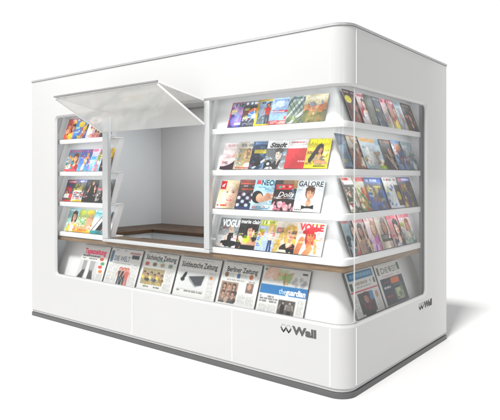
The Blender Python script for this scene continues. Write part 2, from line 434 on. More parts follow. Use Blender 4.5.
# ------------------------------------------------------------------ printed covers
def rgb(c):
    if isinstance(c, str):
        c = c.lstrip('#'); return np.array([int(c[i:i+2], 16)/255 for i in (0, 2, 4)])
    return np.array(c)
class Cv:
    SS = 3
    def __init__(s, nu, nv, bg, seed):
        s.nu, s.nv = nu, nv; s.W, s.H = (nu+1)*s.SS, (nv+1)*s.SS
        s.U, s.V = np.meshgrid((np.arange(s.W)+.5)/s.W, (np.arange(s.H)+.5)/s.H)
        s.a = np.ones((s.H, s.W, 3))*rgb(bg); s.txt = []; s.r = np.random.RandomState(seed)
    def put(s, m, c, al=1.): s.a[m] = s.a[m]*(1-al)+rgb(c)*al; return s
    def rect(s, u0, v0, u1, v1, c, al=1.): return s.put((s.U > u0) & (s.U < u1) & (s.V > v0) & (s.V < v1), c, al)
    def ell(s, cu, cv, ru, rv, c, al=1., rot=0):
        x, y = s.U-cu, s.V-cv
        if rot: a = math.radians(rot); x, y = x*math.cos(a)+y*math.sin(a), -x*math.sin(a)+y*math.cos(a)
        return s.put((x/ru)**2+(y/rv)**2 < 1, c, al)
    def poly(s, pts, c, al=1.):
        m = np.zeros(s.U.shape, bool); n = len(pts)
        for i in range(n):
            (x0, y0), (x1, y1) = pts[i], pts[(i+1) % n]
            if y0 == y1: continue
            m ^= ((s.V > min(y0, y1)) & (s.V <= max(y0, y1)) & (s.U < x0+(s.V-y0)*(x1-x0)/(y1-y0)))
        return s.put(m, c, al)
    def line(s, u0, v0, u1, v1, w, c, al=1.):
        dx, dy = u1-u0, v1-v0; l2 = dx*dx+dy*dy; t = np.clip(((s.U-u0)*dx+(s.V-v0)*dy)/l2, 0, 1)
        return s.put((s.U-u0-t*dx)**2+(s.V-v0-t*dy)**2 < (w/2)**2, c, al)
    def fade(s, c0, c1, v0=0, v1=1, horiz=False):
        q = s.U if horiz else s.V; t = np.clip((q-v0)/(v1-v0), 0, 1)[..., None]; m = (q >= v0) & (q <= v1)
        s.a[m] = (rgb(c0)*(1-t)+rgb(c1)*t)[m]; return s
    def clouds(s, pal, n=40, box=(0, 0, 1, 1), size=.12, al=.7):
        for _ in range(n):
            u = box[0]+(box[2]-box[0])*s.r.rand(); v = box[1]+(box[3]-box[1])*s.r.rand()
            k = size*(.4+s.r.rand()); s.ell(u, v, k, k*(.4+.7*s.r.rand()), pal[s.r.randint(len(pal))], al, s.r.rand()*180)
        return s
    def bars(s, u0, v0, u1, v1, pal, h=.035, gap=.02, fill=.85):
        """lines of small print, too small to read"""
        v = v0
        while v+h < v1:
            u = u0
            while u < u1-.02:
                w = .03+.09*s.r.rand()
                if s.r.rand() < fill: s.rect(u, v, min(u+w, u1), v+h, pal[s.r.randint(len(pal))], .9)
                u += w+.014
            v += h+gap
        return s
    def text(s, t, u, v, w, h, c, bold=.02, shear=0): s.txt.append((t, u, v, w, h, c, bold, shear)); return s
    # simple printed people
    def bust(s, cu, cv, k, skin='#e0b295', hair='#3a241a', top='#333333', longhair=True, tilt=0, lips='#b0404a', blond=False):
        r = s.r; sk = rgb(skin); hr = rgb(hair); tp = rgb(top); t = r.uniform(-.12, .12)*k
        def strands(n, u, v, ru, rv):
            for _ in range(n):
                a = r.rand()*6.28; q = hr*(.55+r.rand()*1.0); x, y = u+ru*.85*math.cos(a), v+rv*.85*math.sin(a)
                s.line(u+.3*(x-u), v-.5*rv, x, y, .09*k, np.clip(q, 0, 1), .55)
        if longhair:
            s.ell(cu+t, cv+.4*k, 1.12*k, 1.7*k, hair); strands(16, cu+t, cv+.4*k, 1.12*k, 1.7*k)
        s.ell(cu, cv-.15*k, .98*k, 1.2*k, hair)
        s.ell(cu+.1*k, cv+2.9*k, 2.0*k, 1.4*k, top); s.ell(cu-.7*k, cv+2.9*k, .9*k, 1.2*k, np.clip(tp*1.25+.03, 0, 1), .5); s.ell(cu+1.1*k, cv+3*k, .8*k, 1.2*k, tp*.7, .5)
        s.ell(cu, cv+1.75*k, .6*k, .7*k, skin); s.rect(cu-.32*k, cv+.7*k, cu+.32*k, cv+1.5*k, sk*.82)
        s.ell(cu+t, cv, .74*k, 1.06*k, skin); s.ell(cu+t+.42*k, cv+.1*k, .34*k, .9*k, sk*.78, .5); s.ell(cu+t-.25*k, cv-.45*k, .35*k, .3*k, np.clip(sk*1.12, 0, 1), .6); s.ell(cu+t-.3*k, cv+.25*k, .24*k, .2*k, np.clip(sk*np.array((1.08, .96, .93)), 0, 1), .6)
        s.ell(cu-.3*k, cv-.95*k, .75*k, .4*k, hair, rot=-22); s.ell(cu+.5*k, cv-.78*k, .42*k, .5*k, hair, rot=35); strands(8, cu, cv-.75*k, .8*k, .4*k)
        for e in (-.3, .3):
            s.ell(cu+t+e*k, cv-.1*k, .17*k, .1*k, sk*.62, .6); s.ell(cu+t+e*k, cv-.1*k, .09*k, .07*k, '#2a1c18', .9); s.line(cu+t+e*k-.14*k, cv-.28*k, cu+t+e*k+.14*k, cv-.3*k, .06*k, hr*.8, .5)
        s.ell(cu+t+.05*k, cv+.3*k, .12*k, .1*k, sk*.75, .7); s.ell(cu+t, cv+.56*k, .24*k, .09*k, lips, .85); s.ell(cu+t, cv+.95*k, .4*k, .16*k, sk*.7, .5)
        return s
    def person(s, cu, v0, h, skin, hair, top, legs, lean=0., arm=True):
        w = h*.16; x = lambda v: cu+lean*(v-v0)
        s.line(x(v0+h*.55)-w*.3, v0+h*.52, x(v0+h)-w*.5, v0+h, w*.6, legs); s.line(x(v0+h*.55)+w*.3, v0+h*.52, x(v0+h)+w*.5, v0+h, w*.6, legs)
        s.poly([(x(v0)-w*.95, v0+h*.2), (x(v0)+w*.95, v0+h*.2), (x(v0+h*.5)+w*.7, v0+h*.56), (x(v0+h*.5)-w*.7, v0+h*.56)], top)
        if arm: s.line(x(v0)-w, v0+h*.22, x(v0)-w*1.5, v0+h*.5, w*.4, skin); s.line(x(v0)+w, v0+h*.22, x(v0)+w*1.4, v0+h*.5, w*.4, skin)
        s.ell(x(v0), v0+h*.08, w*.75, h*.12, hair); s.ell(x(v0), v0+h*.1, w*.5, h*.085, skin); return s
    def out(s, blur=1.35, texture=.0, dark=1.):
        k = np.exp(-.5*(np.arange(-7, 8)/blur)**2); k /= k.sum()
        a = np.pad(s.a, ((7, 7), (7, 7), (0, 0)), 'edge')
        a = sum(k[i]*a[i:i+s.H] for i in range(15)); a = sum(k[i]*a[:, i:i+s.W] for i in range(15))
        a = a.reshape(s.nv+1, s.SS, s.nu+1, s.SS, 3).mean((1, 3))
        if s.mottle:      # uneven tones of a printed photograph
            for n_, w_ in ((2, 1.), (4, .9)):
                q = s.r.randn(a.shape[0]//n_+2, a.shape[1]//n_+2); q = np.repeat(np.repeat(q, n_, 0), n_, 1)
                kk = np.ones(n_+1)/(n_+1); q = np.apply_along_axis(lambda r: np.convolve(r, kk, 'same'), 0, q); q = np.apply_along_axis(lambda r: np.convolve(r, kk, 'same'), 1, q)
                a = a*(1+s.mottle*w_*q[:a.shape[0], :a.shape[1], None])
            yy, xx = np.mgrid[0:1:a.shape[0]*1j, 0:1:a.shape[1]*1j]; f = 0     # broad tonal drift of the picture
            for _ in range(3):
                p = s.r.rand(4); f = f+np.sin(6*p[0]*xx+5*p[1]*yy+6.3*p[2])
            a = a*(.97+.09*f[..., None]); g = a.mean(2, keepdims=True); a = g+(a-g)*.95; a = .42+(a-.46)*1.22
        a = np.clip(a*.86+s.r.randn(*a.shape[:2], 1)*s.grain+s.r.randn(*a.shape)*s.grain*.5, 0, 1)
        return np.where(a <= .04045, a/12.92, ((a+.055)/1.055)**2.4)
    grain = .022; mottle = .04
    def smallprint(s):
        """clusters of cover lines down the sides"""
        pal = [['#f4f4f0', '#e8dc50'], ['#f6f6f6', '#d83c48'], ['#2a2a2e', '#c83c40'], ['#f0ece4', '#68b0d0']][s.r.randint(4)]
        for _ in range(s.r.randint(2, 5)):
            u = [.05, .68, .62, .06][s.r.randint(4)]; v = .22+.6*s.r.rand()
            s.bars(u, v, u+.26, v+.05+.12*s.r.rand(), pal, .022, .014, .9)
        return s

def print_object(name, cv, w, h, t, bow, material, edge):
    nu, nv = cv.nu, cv.nv; col = cv.out()
    off = lambda u, v: -bow*4*u*(1-u)*(.4+.6*(1-v))
    uu, vv = np.meshgrid(np.linspace(0, 1, nu+1), np.linspace(0, 1, nv+1))
    X = (uu-.5)*w; Z = (1-vv)*h; Y = off(uu, vv)
    verts = [np.stack([X, Y-t/2, Z], -1).reshape(-1, 3)]; cols = [col.reshape(-1, 3)]
    I = np.arange((nu+1)*(nv+1)).reshape(nv+1, nu+1)
    faces = np.stack([I[:-1, :-1], I[1:, :-1], I[1:, 1:], I[:-1, 1:]], -1).reshape(-1, 4).tolist()
    n0 = (nu+1)*(nv+1)
    # rim and back
    rim = [(0, j) for j in range(nu+1)] + [(i, nu) for i in range(1, nv+1)] + [(nv, j) for j in range(nu-1, -1, -1)] + [(i, 0) for i in range(nv-1, 0, -1)]
    fr = np.array([(X[i, j], Y[i, j]-t/2, Z[i, j]) for i, j in rim]); bk = fr.copy(); bk[:, 1] += t
    k = len(rim); verts += [fr, bk]; cols += [np.ones((2*k, 3))*np.array(lin(edge))]
    for i in range(k):
        j = (i+1) % k; faces.append([n0+i, n0+j, n0+k+j, n0+k+i])
    faces.append([n0+k+i for i in range(k)])
    base = n0+2*k
    for (s, u, v, tw, th, c, bold, shear) in cv.txt:
        tv, tf = text_tris(s, bold, shear)
        mw = tv[:, 0].max(); hi, lo_ = .72, 0.
        a = u+tv[:, 0]/mw*tw; b = v+th-(tv[:, 1]-lo_)/(hi-lo_)*th
        P = np.stack([(a-.5)*w, off(a, b)-t/2-.0007, (1-b)*h], -1)
        verts.append(P); cols.append(np.ones((len(P), 3))*np.array(lin(c)))
        faces += [[base+q for q in f] for f in tf]; base += len(P)
    V = np.concatenate(verts); Cc = np.concatenate(cols)
    me = bpy.data.meshes.new(name); me.from_pydata(V.tolist(), [], faces)
    at = me.color_attributes.new('print', 'FLOAT_COLOR', 'POINT')
    at.data.foreach_set('color', np.concatenate([Cc, np.ones((len(Cc), 1))], 1).astype(np.float32).ravel())
    me.materials.append(M[material]); me.update()
    o = bpy.data.objects.new(name, me); COL.objects.link(o); return o

def place(o, side, pos, base_d, z, lean, yaw, outset):
    Mx = Matrix.Rotation(math.pi/2 if side == 'right' else 0, 4, 'Z') @ Matrix.Rotation(-lean, 4, 'X') @ Matrix.Translation((0, -outset, 0)) @ Matrix.Rotation(yaw, 4, 'Z')
    T = Matrix.Translation((pos, base_d, z) if side == 'front' else (-base_d, pos, z))
    o.matrix_world = T @ Mx

def mag_row(side, z, lefts, last_right, widths, height, items, group, seed):
    for i, (x, (label, bgc, fn)) in enumerate(zip(lefts, items)):
        cv = Cv(72, 78, bgc, seed*31+i); fn(cv)
        if fn not in (f25, f13, f14, f15, f16, f35, f31): cv.smallprint()
        if fn in (f25, f31, f35): cv.mottle = .04
        w = widths[i] if isinstance(widths, list) else widths
        if i == len(lefts)-1: w = min(w, last_right-x) if last_right else w
        rnd = random.Random(seed*7+i); hgt = height*(1+.03*(rnd.random()-.5))
        o = print_object('magazine', cv, w, hgt, .004, .0025, 'print', '#8a8884')  # grey rim paints in the shadow line along the pages
        yaw = math.atan2(.010, w)
        place(o, side, x+w/2, .089, z+.0035, math.radians(20.5), yaw, .004)
        o['label'] = label; o['category'] = 'magazine'; o['group'] = group

SK, SKL, SKD = '#dfae90', '#f0cdb4', '#b87f5c'
def tx(t, u, v, w, h, c, b=.02, sh=0): return lambda c_: c_.text(t, u, v, w, h, c, b, sh)

# ---- front shelves of the corner unit
def f11(c):
    c.rect(.04, .03, .97, .2, '#9d93b5'); c.rect(.05, .2, .97, .97, '#3f4a96').clouds(['#6a62b8', '#b88ad0', '#7fa8e0', '#e0a8cf'], 26, (.15, .3, .95, .8), .16, .6)
    c.rect(.3, .82, .85, .9, '#f4f4f8', .9); c.rect(.0, .0, .05, 1, '#c8344a'); c.rect(0, 0, 1, .03, '#c8344a'); c.text('TIME', .12, .04, .8, .14, '#1c1c28', .02)
def f12(c):
    c.fade('#7d8189', '#2c2d33', 0, .25).rect(0, .25, 1, 1, '#2f3038').bars(.1, .05, .95, .17, ['#d0d2d6'], .09, .02)
    c.clouds(['#4d4148', '#6d4a3d', '#3c4a66'], 25, (.1, .3, .9, .95), .14, .7); c.ell(.55, .48, .28, .2, '#c9703c').ell(.5, .55, .22, .15, '#5a86cc').ell(.56, .6, .11, .09, '#f4f6ff')
    for a in range(0, 360, 40): c.line(.56, .6, .56+.3*math.cos(a), .6+.3*math.sin(a), .02, '#e4ecff')
    c.bars(.1, .86, .9, .97, ['#a8a8b0'], .03)
def f13(c):
    c.fade('#a9c3dd', '#6f8298', .07, 1).rect(.1, .62, .95, .95, '#5c6670').clouds(['#4e5a66', '#8393a0'], 20, (.1, .6, .9, .92), .1)
    c.person(.5, .16, .78, SKD, '#30343c', '#c5443a', '#30363f', .05); c.bars(.2, .1, .85, .2, ['#2f455f'], .07)
    for q in ((0, 0, 1, .07), (0, .94, 1, 1), (0, 0, .1, 1), (.92, 0, 1, 1)): c.rect(*q, '#e6c21e')
def f14(c):
    c.fade('#b9d0e8', '#86aad6').bars(.1, .06, .9, .18, ['#4c78b8', '#7c9cc8'], .1); c.rect(.1, .46, .95, .55, '#cf4048').rect(.05, .5, .6, .53, '#f0f4fa'); c.rect(.62, .7, .95, .82, '#c85860')
    c.clouds(['#dce8f6', '#a0c0e4'], 16, (.05, .22, .95, .45), .1, .7); c.rect(0, .85, 1, 1, '#bf4f4b').bars(.1, .88, .9, .97, ['#f0d8d4'], .03)
def f15(c):
    c.fade('#9aa9a8', '#7c8a78')
    for i in range(-6, 10): c.line(i*.13, 1, i*.13+.75, 0, .045, ['#5d6c70', '#b9c4be', '#8a9c76', '#cfd8d4'][i % 4])
    for i in range(7): c.line(i*.17-.1, .1, i*.17+.35, .7, .02, '#44525a', .7)
    c.line(.2, 1, .85, .4, .09, '#d6dcd8').line(.32, 1, .95, .42, .03, '#3c4648'); c.clouds(['#7f9154', '#5b6a48'], 12, (0, .75, .9, 1), .08, .7); c.bars(.1, .04, .9, .13, ['#53666e'], .07)
def f16(c):
    c.fade('#f4ecc4', '#e8dcb8', 0, .4); c.rect(0, .38, 1, .5, '#8fa0b8').clouds(['#9aa6bc', '#b6b4b8', '#8893aa'], 14, (.2, .32, 1, .5), .1, .8); c.rect(0, .5, 1, 1, '#7f7b48')
    c.clouds(['#e0a070', '#d88a58', '#eab890'], 16, (0, .42, 1, .68), .11, .85).clouds(['#6b7440', '#8f8a4a', '#a88c50', '#59633a'], 40, (0, .65, 1, 1), .09, .8); c.bars(.15, .08, .85, .2, ['#fffbe6'], .1)
def f21(c):
    c.fade('#efe4e4', '#e6d2d2'); c.bars(.15, .06, .7, .16, ['#d8a8b0'], .08); c.line(.95, .05, .35, .75, .2, '#e3b9aa').ell(.9, .2, .14, .2, '#d9a890'); c.poly([(0, .86), (.4, .72), (1, .55), (1, 1), (0, 1)], '#4e3440')
    c.ell(.3, .72, .35, .12, '#f6eeee', .9, -20).bars(.08, .4, .4, .6, ['#c9b4b8', '#d09aa4'], .03)
def f22(c):
    c.fade('#e9e4d6', '#d9cfb4'); c.bars(.18, .08, .92, .19, ['#9a9a98', '#aaa69c'], .1); c.rect(.12, .26, .9, .9, '#b9a67e'); c.person(.55, .27, .62, '#cf9d7d', '#6a4c34', '#8a7456', '#b29a74', -.05)
    c.clouds(['#cdbd94', '#97845c', '#8c7d5c'], 22, (.12, .4, .9, .9), .07, .6).ell(.6, .86, .16, .1, '#f4efe2').rect(.1, .92, .9, .97, '#c0685c')
def f23(c):
    c.fade('#4d6a90', '#31455f').bars(.1, .03, .9, .14, ['#8fb4e0'], .09); c.clouds(['#2a3648', '#5c7898', '#1e2836', '#7b95ae'], 45, (0, .2, 1, 1), .12, .75); c.rect(.12, .3, .62, .44, '#d8c83c'); c.line(.2, .95, .95, .45, .07, '#dfe5ea').ell(.35, .8, .14, .1, '#161c26').ell(.8, .75, .12, .1, '#161c26')
def f24(c):
    c.rect(0, 0, 1, .28, '#f2f2f2').text('Stadt', .12, .07, .7, .17, '#151515', .04, .3); c.rect(0, .28, 1, 1, '#6e7173'); c.bust(.55, .5, .17, '#c9bdb4', '#4c4642', '#2a2a2c', False, lips='#7c5a56'); c.clouds(['#f0f0f0', '#1e1e20', '#8a8c8e'], 20, (0, .78, .9, 1), .1, .9); c.ell(.18, .82, .13, .11, '#151517').ell(.18, .82, .06, .05, '#e8e8e8')
def f25(c):
    c.rect(0, 0, 1, .3, '#efeeee').bars(.12, .07, .75, .12, ['#cc5058'], .04); c.rect(0, .3, 1, 1, '#c8343c').bars(.5, .72, .85, .78, ['#f6e4e4'], .045); c.bars(.1, .16, .9, .24, ['#d8d0d0'], .03)
def f26(c):
    c.fade('#d8cc2a', '#c2b836').clouds(['#e6dc58', '#b0a62c', '#cfc648'], 22, (0, .15, 1, 1), .13, .6); c.bust(.58, .36, .125, '#c98f68', '#2b1c18', '#8d8468'); c.line(.5, .3, .22, .72, .16, '#2b1c18').line(.45, .75, .9, .82, .11, '#c98f68'); c.rect(0, .88, 1, 1, '#e8dc1e').bars(.4, .9, .9, .97, ['#3a3820'], .04).bars(.75, .4, .96, .7, ['#7a6a24', '#fffbd0'], .03); c.text('PRIMA', .1, .03, .82, .13, '#fff200', .05)
def f31(c):
    c.fade('#efe8dc', '#e9ded0'); c.ell(.52, .5, .5, .55, '#e8d2a4'); c.ell(.54, .5, .36, .46, '#f0cfba')
    c.ell(.74, .55, .16, .4, '#e2b49a', .5).ell(.42, .56, .12, .1, '#f0b8a4', .6).ell(.5, .24, .25, .12, '#f8e0d0', .7)
    for e in (.4, .68): c.ell(e, .42, .075, .035, '#c49a84', .8).ell(e, .42, .035, .026, '#4a5468').line(e-.08, .355, e+.08, .35, .015, '#b08a68', .6)
    c.ell(.56, .57, .05, .035, '#d8a48c', .8).ell(.55, .7, .12, .04, '#c8525c', .9).ell(.55, .695, .08, .014, '#fbf4f0').ell(.55, .84, .16, .06, '#e0b49c', .6)
    for q in range(14): c.line(.3+.03*q, .02, .1+.07*q if q < 6 else .45+.05*q, .3+.3*abs(q-6.5)/6.5, .02, ['#e4c88c', '#f4e4bc', '#d0b078'][q % 3], .6)
    c.rect(.05, .03, .3, .32, '#d01e28').poly([(.10, .19), (.26, .10), (.2, .2), (.25, .27), (.17, .22), (.12, .27)], '#ffffff'); c.bars(.05, .86, .5, .94, ['#d42c34'], .06)
def f32(c):
    c.fade('#6b4a40', '#33405c'); c.rect(.05, .03, .95, .16, '#c8583a').bars(.1, .05, .9, .14, ['#6a2c1c'], .06); c.bars(.1, .3, .95, .38, ['#d8683c'], .06).bars(.1, .2, .9, .26, ['#b8b0a8'], .04)
    for i in range(5):
        for j in range(4): c.ell(.12+i*.2, .5+j*.12, .08, .055, '#b8c2d4' if (i+j) % 2 else '#1d2438')
    c.rect(0, .93, 1, 1, '#34406e')
def f33(c):
    c.fade('#9fd4ee', '#bfe2f2'); c.rect(0, .4, 1, .92, '#c4e2ee'); c.rect(.08, .02, .26, .15, '#d42a3a').text('NEON', .28, .0, .7, .18, '#1a2440', .03); c.ell(.22, .58, .24, .2, '#241a18', 1, 20).ell(.3, .6, .13, .14, SK); c.line(.35, .66, 1, .5, .2, SK).line(.6, .5, 1, .66, .14, '#cf9578').rect(.3, .82, .95, .95, '#dceef4').bars(.1, .88, .8, .97, ['#d0505a', '#5c8cb0'], .03); c.bars(.1, .24, .6, .36, ['#4a7fa8', '#ffffff'], .03)
def f34(c):
    c.fade('#2c2324', '#3a2629'); c.rect(.3, 0, 1, .14, '#8a6a4a').rect(.72, .0, .95, .28, '#a08050').rect(.05, .15, .72, .32, '#cc2e36').bars(.12, .19, .65, .28, ['#7a1018', '#f0b0a8'], .06).ell(.22, .24, .06, .05, '#58b8a0'); c.clouds(['#e0a8b4', '#d48a9c', '#b8687c', '#f0ccd0'], 26, (.05, .72, .85, .98), .08, .85); c.text('Dolls', .2, .38, .6, .17, '#e6ded8', -.005, .35).line(.15, .6, .8, .58, .015, '#cfc4bc')
def f35(c):
    c.fade('#d3dade', '#e6eaec'); c.bust(.52, .42, .17, '#cfa084', '#6b4a34', '#f2f2f2', False, lips='#a8645a'); c.poly([(.28, .79), (.5, .84), (.72, .77), (.74, .9), (.5, .87), (.3, .92)], '#141414'); c.ell(.5, .85, .05, .04, '#0c0c0c').bars(.03, .3, .24, .7, ['#8aa4b4', '#b0bcc4'], .03); c.bars(.05, .92, .4, .98, ['#4a4a4a'], .035); c.text('GALORE', .05, .02, .9, .17, '#17181c', .02)
def f41(c):
    c.fade('#8f9598', '#c6c9ca'); c.rect(0, .6, 1, 1, '#e2e2e2'); c.text('VOGUE', .1, .05, .86, .24, '#f6f6f6', .04); c.ell(.55, .36, .11, .12, '#d9c49c').ell(.55, .38, .075, .095, SKL).ell(.52, .385, .018, .012, '#4a3a34').ell(.58, .385, .018, .012, '#4a3a34').ell(.555, .435, .025, .01, '#a04848'); c.rect(.52, .45, .58, .51, '#dcb89c')
    c.poly([(.44, .52), (.66, .5), (.72, .56), (.67, .78), (.46, .78)], '#26262a'); c.line(.45, .54, .34, .72, .06, SKL).line(.34, .72, .46, .8, .055, SKL).line(.7, .56, .76, .74, .06, SKL)
    c.ell(.55, .85, .36, .1, '#1e1e22').line(.26, .84, .66, .93, .12, '#2a2a30').line(.84, .84, .44, .92, .12, '#1a1a1e').ell(.24, .9, .07, .035, SKL); c.bars(.72, .42, .96, .6, ['#5a5c60'], .03)
def f42(c):
    c.fade('#3b4040', '#2f2a2a'); c.bust(.55, .42, .2, '#d9a68a', '#2e1d18', '#c98e70'); c.line(.15, .65, .5, .95, .16, SK).line(.9, .7, .6, .95, .14, SK); c.ell(.42, .68, .14, .12, '#b8cc3c').ell(.36, .6, .07, .06, '#6a7c28'); c.rect(.2, .86, .8, 1, '#22242a').bars(.05, .5, .24, .8, ['#e8e0d8', '#c6d24a'], .03); c.text('marie claire', .05, .03, .9, .13, '#f4f4f0', .02)
def f43(c):
    c.fade('#b9c6de', '#a8bcd8'); c.rect(.05, .02, .95, .2, '#dbe03a').bars(.1, .05, .9, .16, ['#9aa82a', '#f2f4c0'], .1); c.rect(.04, .32, .32, .52, '#c4c832').bars(.05, .58, .3, .9, ['#d2d640', '#5c78b0'], .04); c.ell(.64, .3, .17, .2, '#e0c060'); c.person(.64, .2, .8, SKL, '#e4c66c', '#e6cdbc', '#2c4670', .0); c.bars(.72, .62, .97, .9, ['#e8ec8c', '#f8f8f0'], .03)
def f44(c):
    c.fade('#dcd2c0', '#e8dfce'); c.bust(.6, .38, .2, '#e9c2a2', '#d9b25c', '#2c2620'); c.line(.34, .3, .1, .95, .16, '#e2c070').line(.86, .3, .82, .8, .12, '#d4aa54'); c.bars(.06, .04, .7, .14, ['#a8a49c', '#c8c0b0'], .1).bars(.04, .55, .3, .9, ['#e8b83c', '#f4e8c8'], .04); c.rect(.2, .9, .7, .98, '#f0e4c8').line(.6, .9, .95, .75, .16, '#241e1a')
def f45(c):
    c.fade('#ece4de', '#f2e8dc'); c.bust(.5, .42, .17, '#c97c54', '#a8402e', '#f4efe8'); c.ell(.5, .25, .3, .1, '#d43a40', 1, -14).line(.22, .55, .1, .95, .2, '#d98c60').line(.55, .8, .4, 1, .2, '#d98c60').line(.7, .55, .75, .9, .12, '#e09a6c'); c.bars(.72, .3, .97, .8, ['#d0c8c4', '#e06a5a'], .03).bars(.5, .03, .96, .1, ['#dfe05a'], .06); c.text('VOLLE', .05, .04, .88, .2, '#e0323c', .06)
G1 = 'magazines on the front shelves right of the hatch'
p4, p3, p2, p1 = ['on %s shelf right of hatch' % q for q in ('top', 'second', 'third', 'bottom')]
mag_row('front', ZS[3], [-1.144, -1.013, -.874, -.731, -.572, -.426], -.236, .215, .225, [
    ('violet blue magazine with a red edge and black title '+p4, '#40489a', f11),
    ('dark grey magazine with a white starburst '+p4, '#303038', f12),
    ('magazine with a broad yellow border round a climber '+p4, '#a9c3dd', f13),
    ('light blue magazine with red stripes and red foot '+p4, '#a9c3dd', f14),
    ('grey green magazine with diagonal lattice lines '+p4, '#9aa9a8', f15),
    ('cream magazine with a landscape of orange bushes '+p4, '#f4ecc4', f16)], G1, 1)
mag_row('front', ZS[2], [-1.228, -1.084, -.925, -.780, -.583, -.405], -.211, .225, .235, [
    ('pale pink magazine with a dark plum lower corner '+p3, '#efe4e4', f21),
    ('cream magazine with a brown dressed figure '+p3, '#e9e4d6', f22),
    ('dark blue magazine with a small yellow box '+p3, '#40587c', f23),
    ('grey magazine with black script masthead and a portrait '+p3, '#808080', f24),
    ('plain red magazine with a white top band '+p3, '#c8343c', f25),
    ('yellow magazine with a long dark haired woman '+p3, '#d8cc2a', f26)], G1, 2)
mag_row('front', ZS[1], [-1.274, -1.069, -.911, -.709, -.501], -.27, [.225, .21, .235, .235, .232], .245, [
    ('magazine with a smiling blonde face and red star badge '+p2, '#efe8dc', f31),
    ('brown and navy magazine with orange bars '+p2, '#6b4a40', f32),
    ('sky blue magazine with navy title and reclining woman '+p2, '#9fd4ee', f33),
    ('black magazine with red band and white script title '+p2, '#2c2324', f34),
    ('pale grey magazine showing someone in a bow tie '+p2, '#d3dade', f35)], G1, 3)
mag_row('front', ZS[0], [-1.274, -1.063, -.864, -.695, -.495], -.26, [.235, .23, .2, .235, .235], .25, [
    ('grey magazine with a seated woman in black '+p1, '#8f9598', f41),
    ('dark magazine with white title and dark haired woman '+p1, '#3b4040', f42),
    ('pale blue magazine with yellow masthead and blonde in jeans '+p1, '#b9c6de', f43),
    ('beige magazine with a large blonde face and dark collar '+p1, '#dcd2c0', f44),
    ('white magazine with red title and red hatted woman '+p1, '#ece4de', f45)], G1, 4)

# ---- left unit
def l11(c): c.fade('#d85a50', '#c9783c').clouds(['#e8c83c', '#3a3a40', '#d23c3c', '#e8a890'], 30, (0, .2, 1, 1), .12, .8); c.bust(.6, .45, .15, SK, '#5a3020', '#d0b040'); c.bars(.1, .04, .9, .16, ['#d8303c', '#f0d0c0'], .09)
def l12(c): c.fade('#4f9ad0', '#3a78b8'); c.ell(.4, .3, .2, .14, '#f0d020').bars(.05, .04, .9, .15, ['#e03c44', '#f4f0e0'], .09); c.line(.95, .1, .55, .9, .26, '#d8a080').line(.98, .1, .75, .6, .12, '#2c2430').clouds(['#f0c83c', '#e05c5c', '#f8f4f0', '#4a6ab8'], 18, (0, .4, .7, 1), .09, .85)
def l13(c): c.fade('#f0e6e4', '#f4ece8'); c.bust(.35, .35, .16, SKL, '#9a4428', '#f0d0d8'); c.bust(.72, .55, .15, SK, '#6a3a28', '#e88c98'); c.bars(.05, .82, .95, .97, ['#e05c50', '#e8b03c', '#c858a0'], .05)
def l14(c): c.fade('#c8bfae', '#8f8468').bust(.45, .4, .2, '#c8a484', '#2c2420', '#3a3428'); c.bars(.1, .04, .9, .14, ['#efe6d2'], .08)
def l21(c): c.fade('#5a86b8', '#dca070').bust(.6, .4, .16, SK, '#7a4a28', '#c8402e'); c.bars(.05, .04, .9, .15, ['#e0405a'], .09).clouds(['#3e8aa0', '#f0a848', '#f4f4f0'], 16, (0, .3, .5, 1), .1, .85).rect(0, .9, .8, 1, '#e0585e')
def l22(c): c.fade('#4a50a8', '#66a8d8'); c.bars(.05, .05, .95, .2, ['#6a3ca0', '#e86a90'], .1); c.person(.55, .2, .78, '#d8a070', '#e0b060', '#e09040', '#d89868', -.25); c.clouds(['#58b8e0', '#f4f0e8', '#3a58a8'], 16, (0, .4, 1, 1), .08, .7)
def l23(c): c.fade('#e8d0dc', '#68a8d8'); c.bars(.05, .03, .95, .17, ['#e04c78', '#c83c8c'], .1); c.person(.62, .15, .8, '#b07850', '#5c7c48', '#7a8c50', '#b07850', -.08); c.rect(.05, .35, .4, .5, '#4a9ad8').clouds(['#d860a8', '#58a0e0', '#f6f0f4'], 18, (0, .55, 1, 1), .09, .8)
def l24(c): c.fade('#e8c820', '#2c2a24', .1, .7); c.rect(.0, .7, 1, 1, '#3a3020').clouds(['#e8b838', '#1c1a18', '#b08848'], 26, (.2, .1, 1, 1), .12, .8)
def l31(c): c.fade('#4a5064', '#5a604c'); c.rect(.1, .03, .9, .18, '#b03c54').bars(.15, .06, .85, .15, ['#f0c8d0'], .08); c.clouds(['#6a4c98', '#4c6848', '#3a4048', '#c83c44'], 22, (0, .25, 1, .95), .12, .85).rect(.05, .65, .5, .85, '#e8e4e0').ell(.6, .75, .14, .12, '#d84850').rect(0, .92, 1, 1, '#e0503c')
def l32(c): c.fade('#6870b8', '#b8a448', 0, .5); c.rect(0, .5, 1, 1, '#dcd8d0').bars(.05, .05, .95, .15, ['#8a90d0', '#e0e0f4'], .08); c.clouds(['#98a43c', '#5c6448', '#c88c3c'], 16, (0, .22, 1, .55), .1, .85).bars(.05, .58, .95, .9, ['#5868a8', '#c8584c', '#3c3c44'], .06).rect(.1, .92, .95, 1, '#e8c43c')
def l33(c): c.fade('#2a2c2e', '#1c1c1e'); c.person(.5, .08, .95, SK, '#3a2a20', '#17171b', '#101014', .0); c.ell(.2, .22, .13, .11, '#5a5c60').bars(.05, .5, .3, .8, ['#9a9a9a'], .03)
def l34(c): c.fade('#8c8c8c', '#4c4846'); c.bust(.55, .38, .22, '#d0a488', '#1c1614', '#1a1a1a'); c.bars(.05, .6, .3, .95, ['#e0dcd8', '#3c3c3c'], .03)
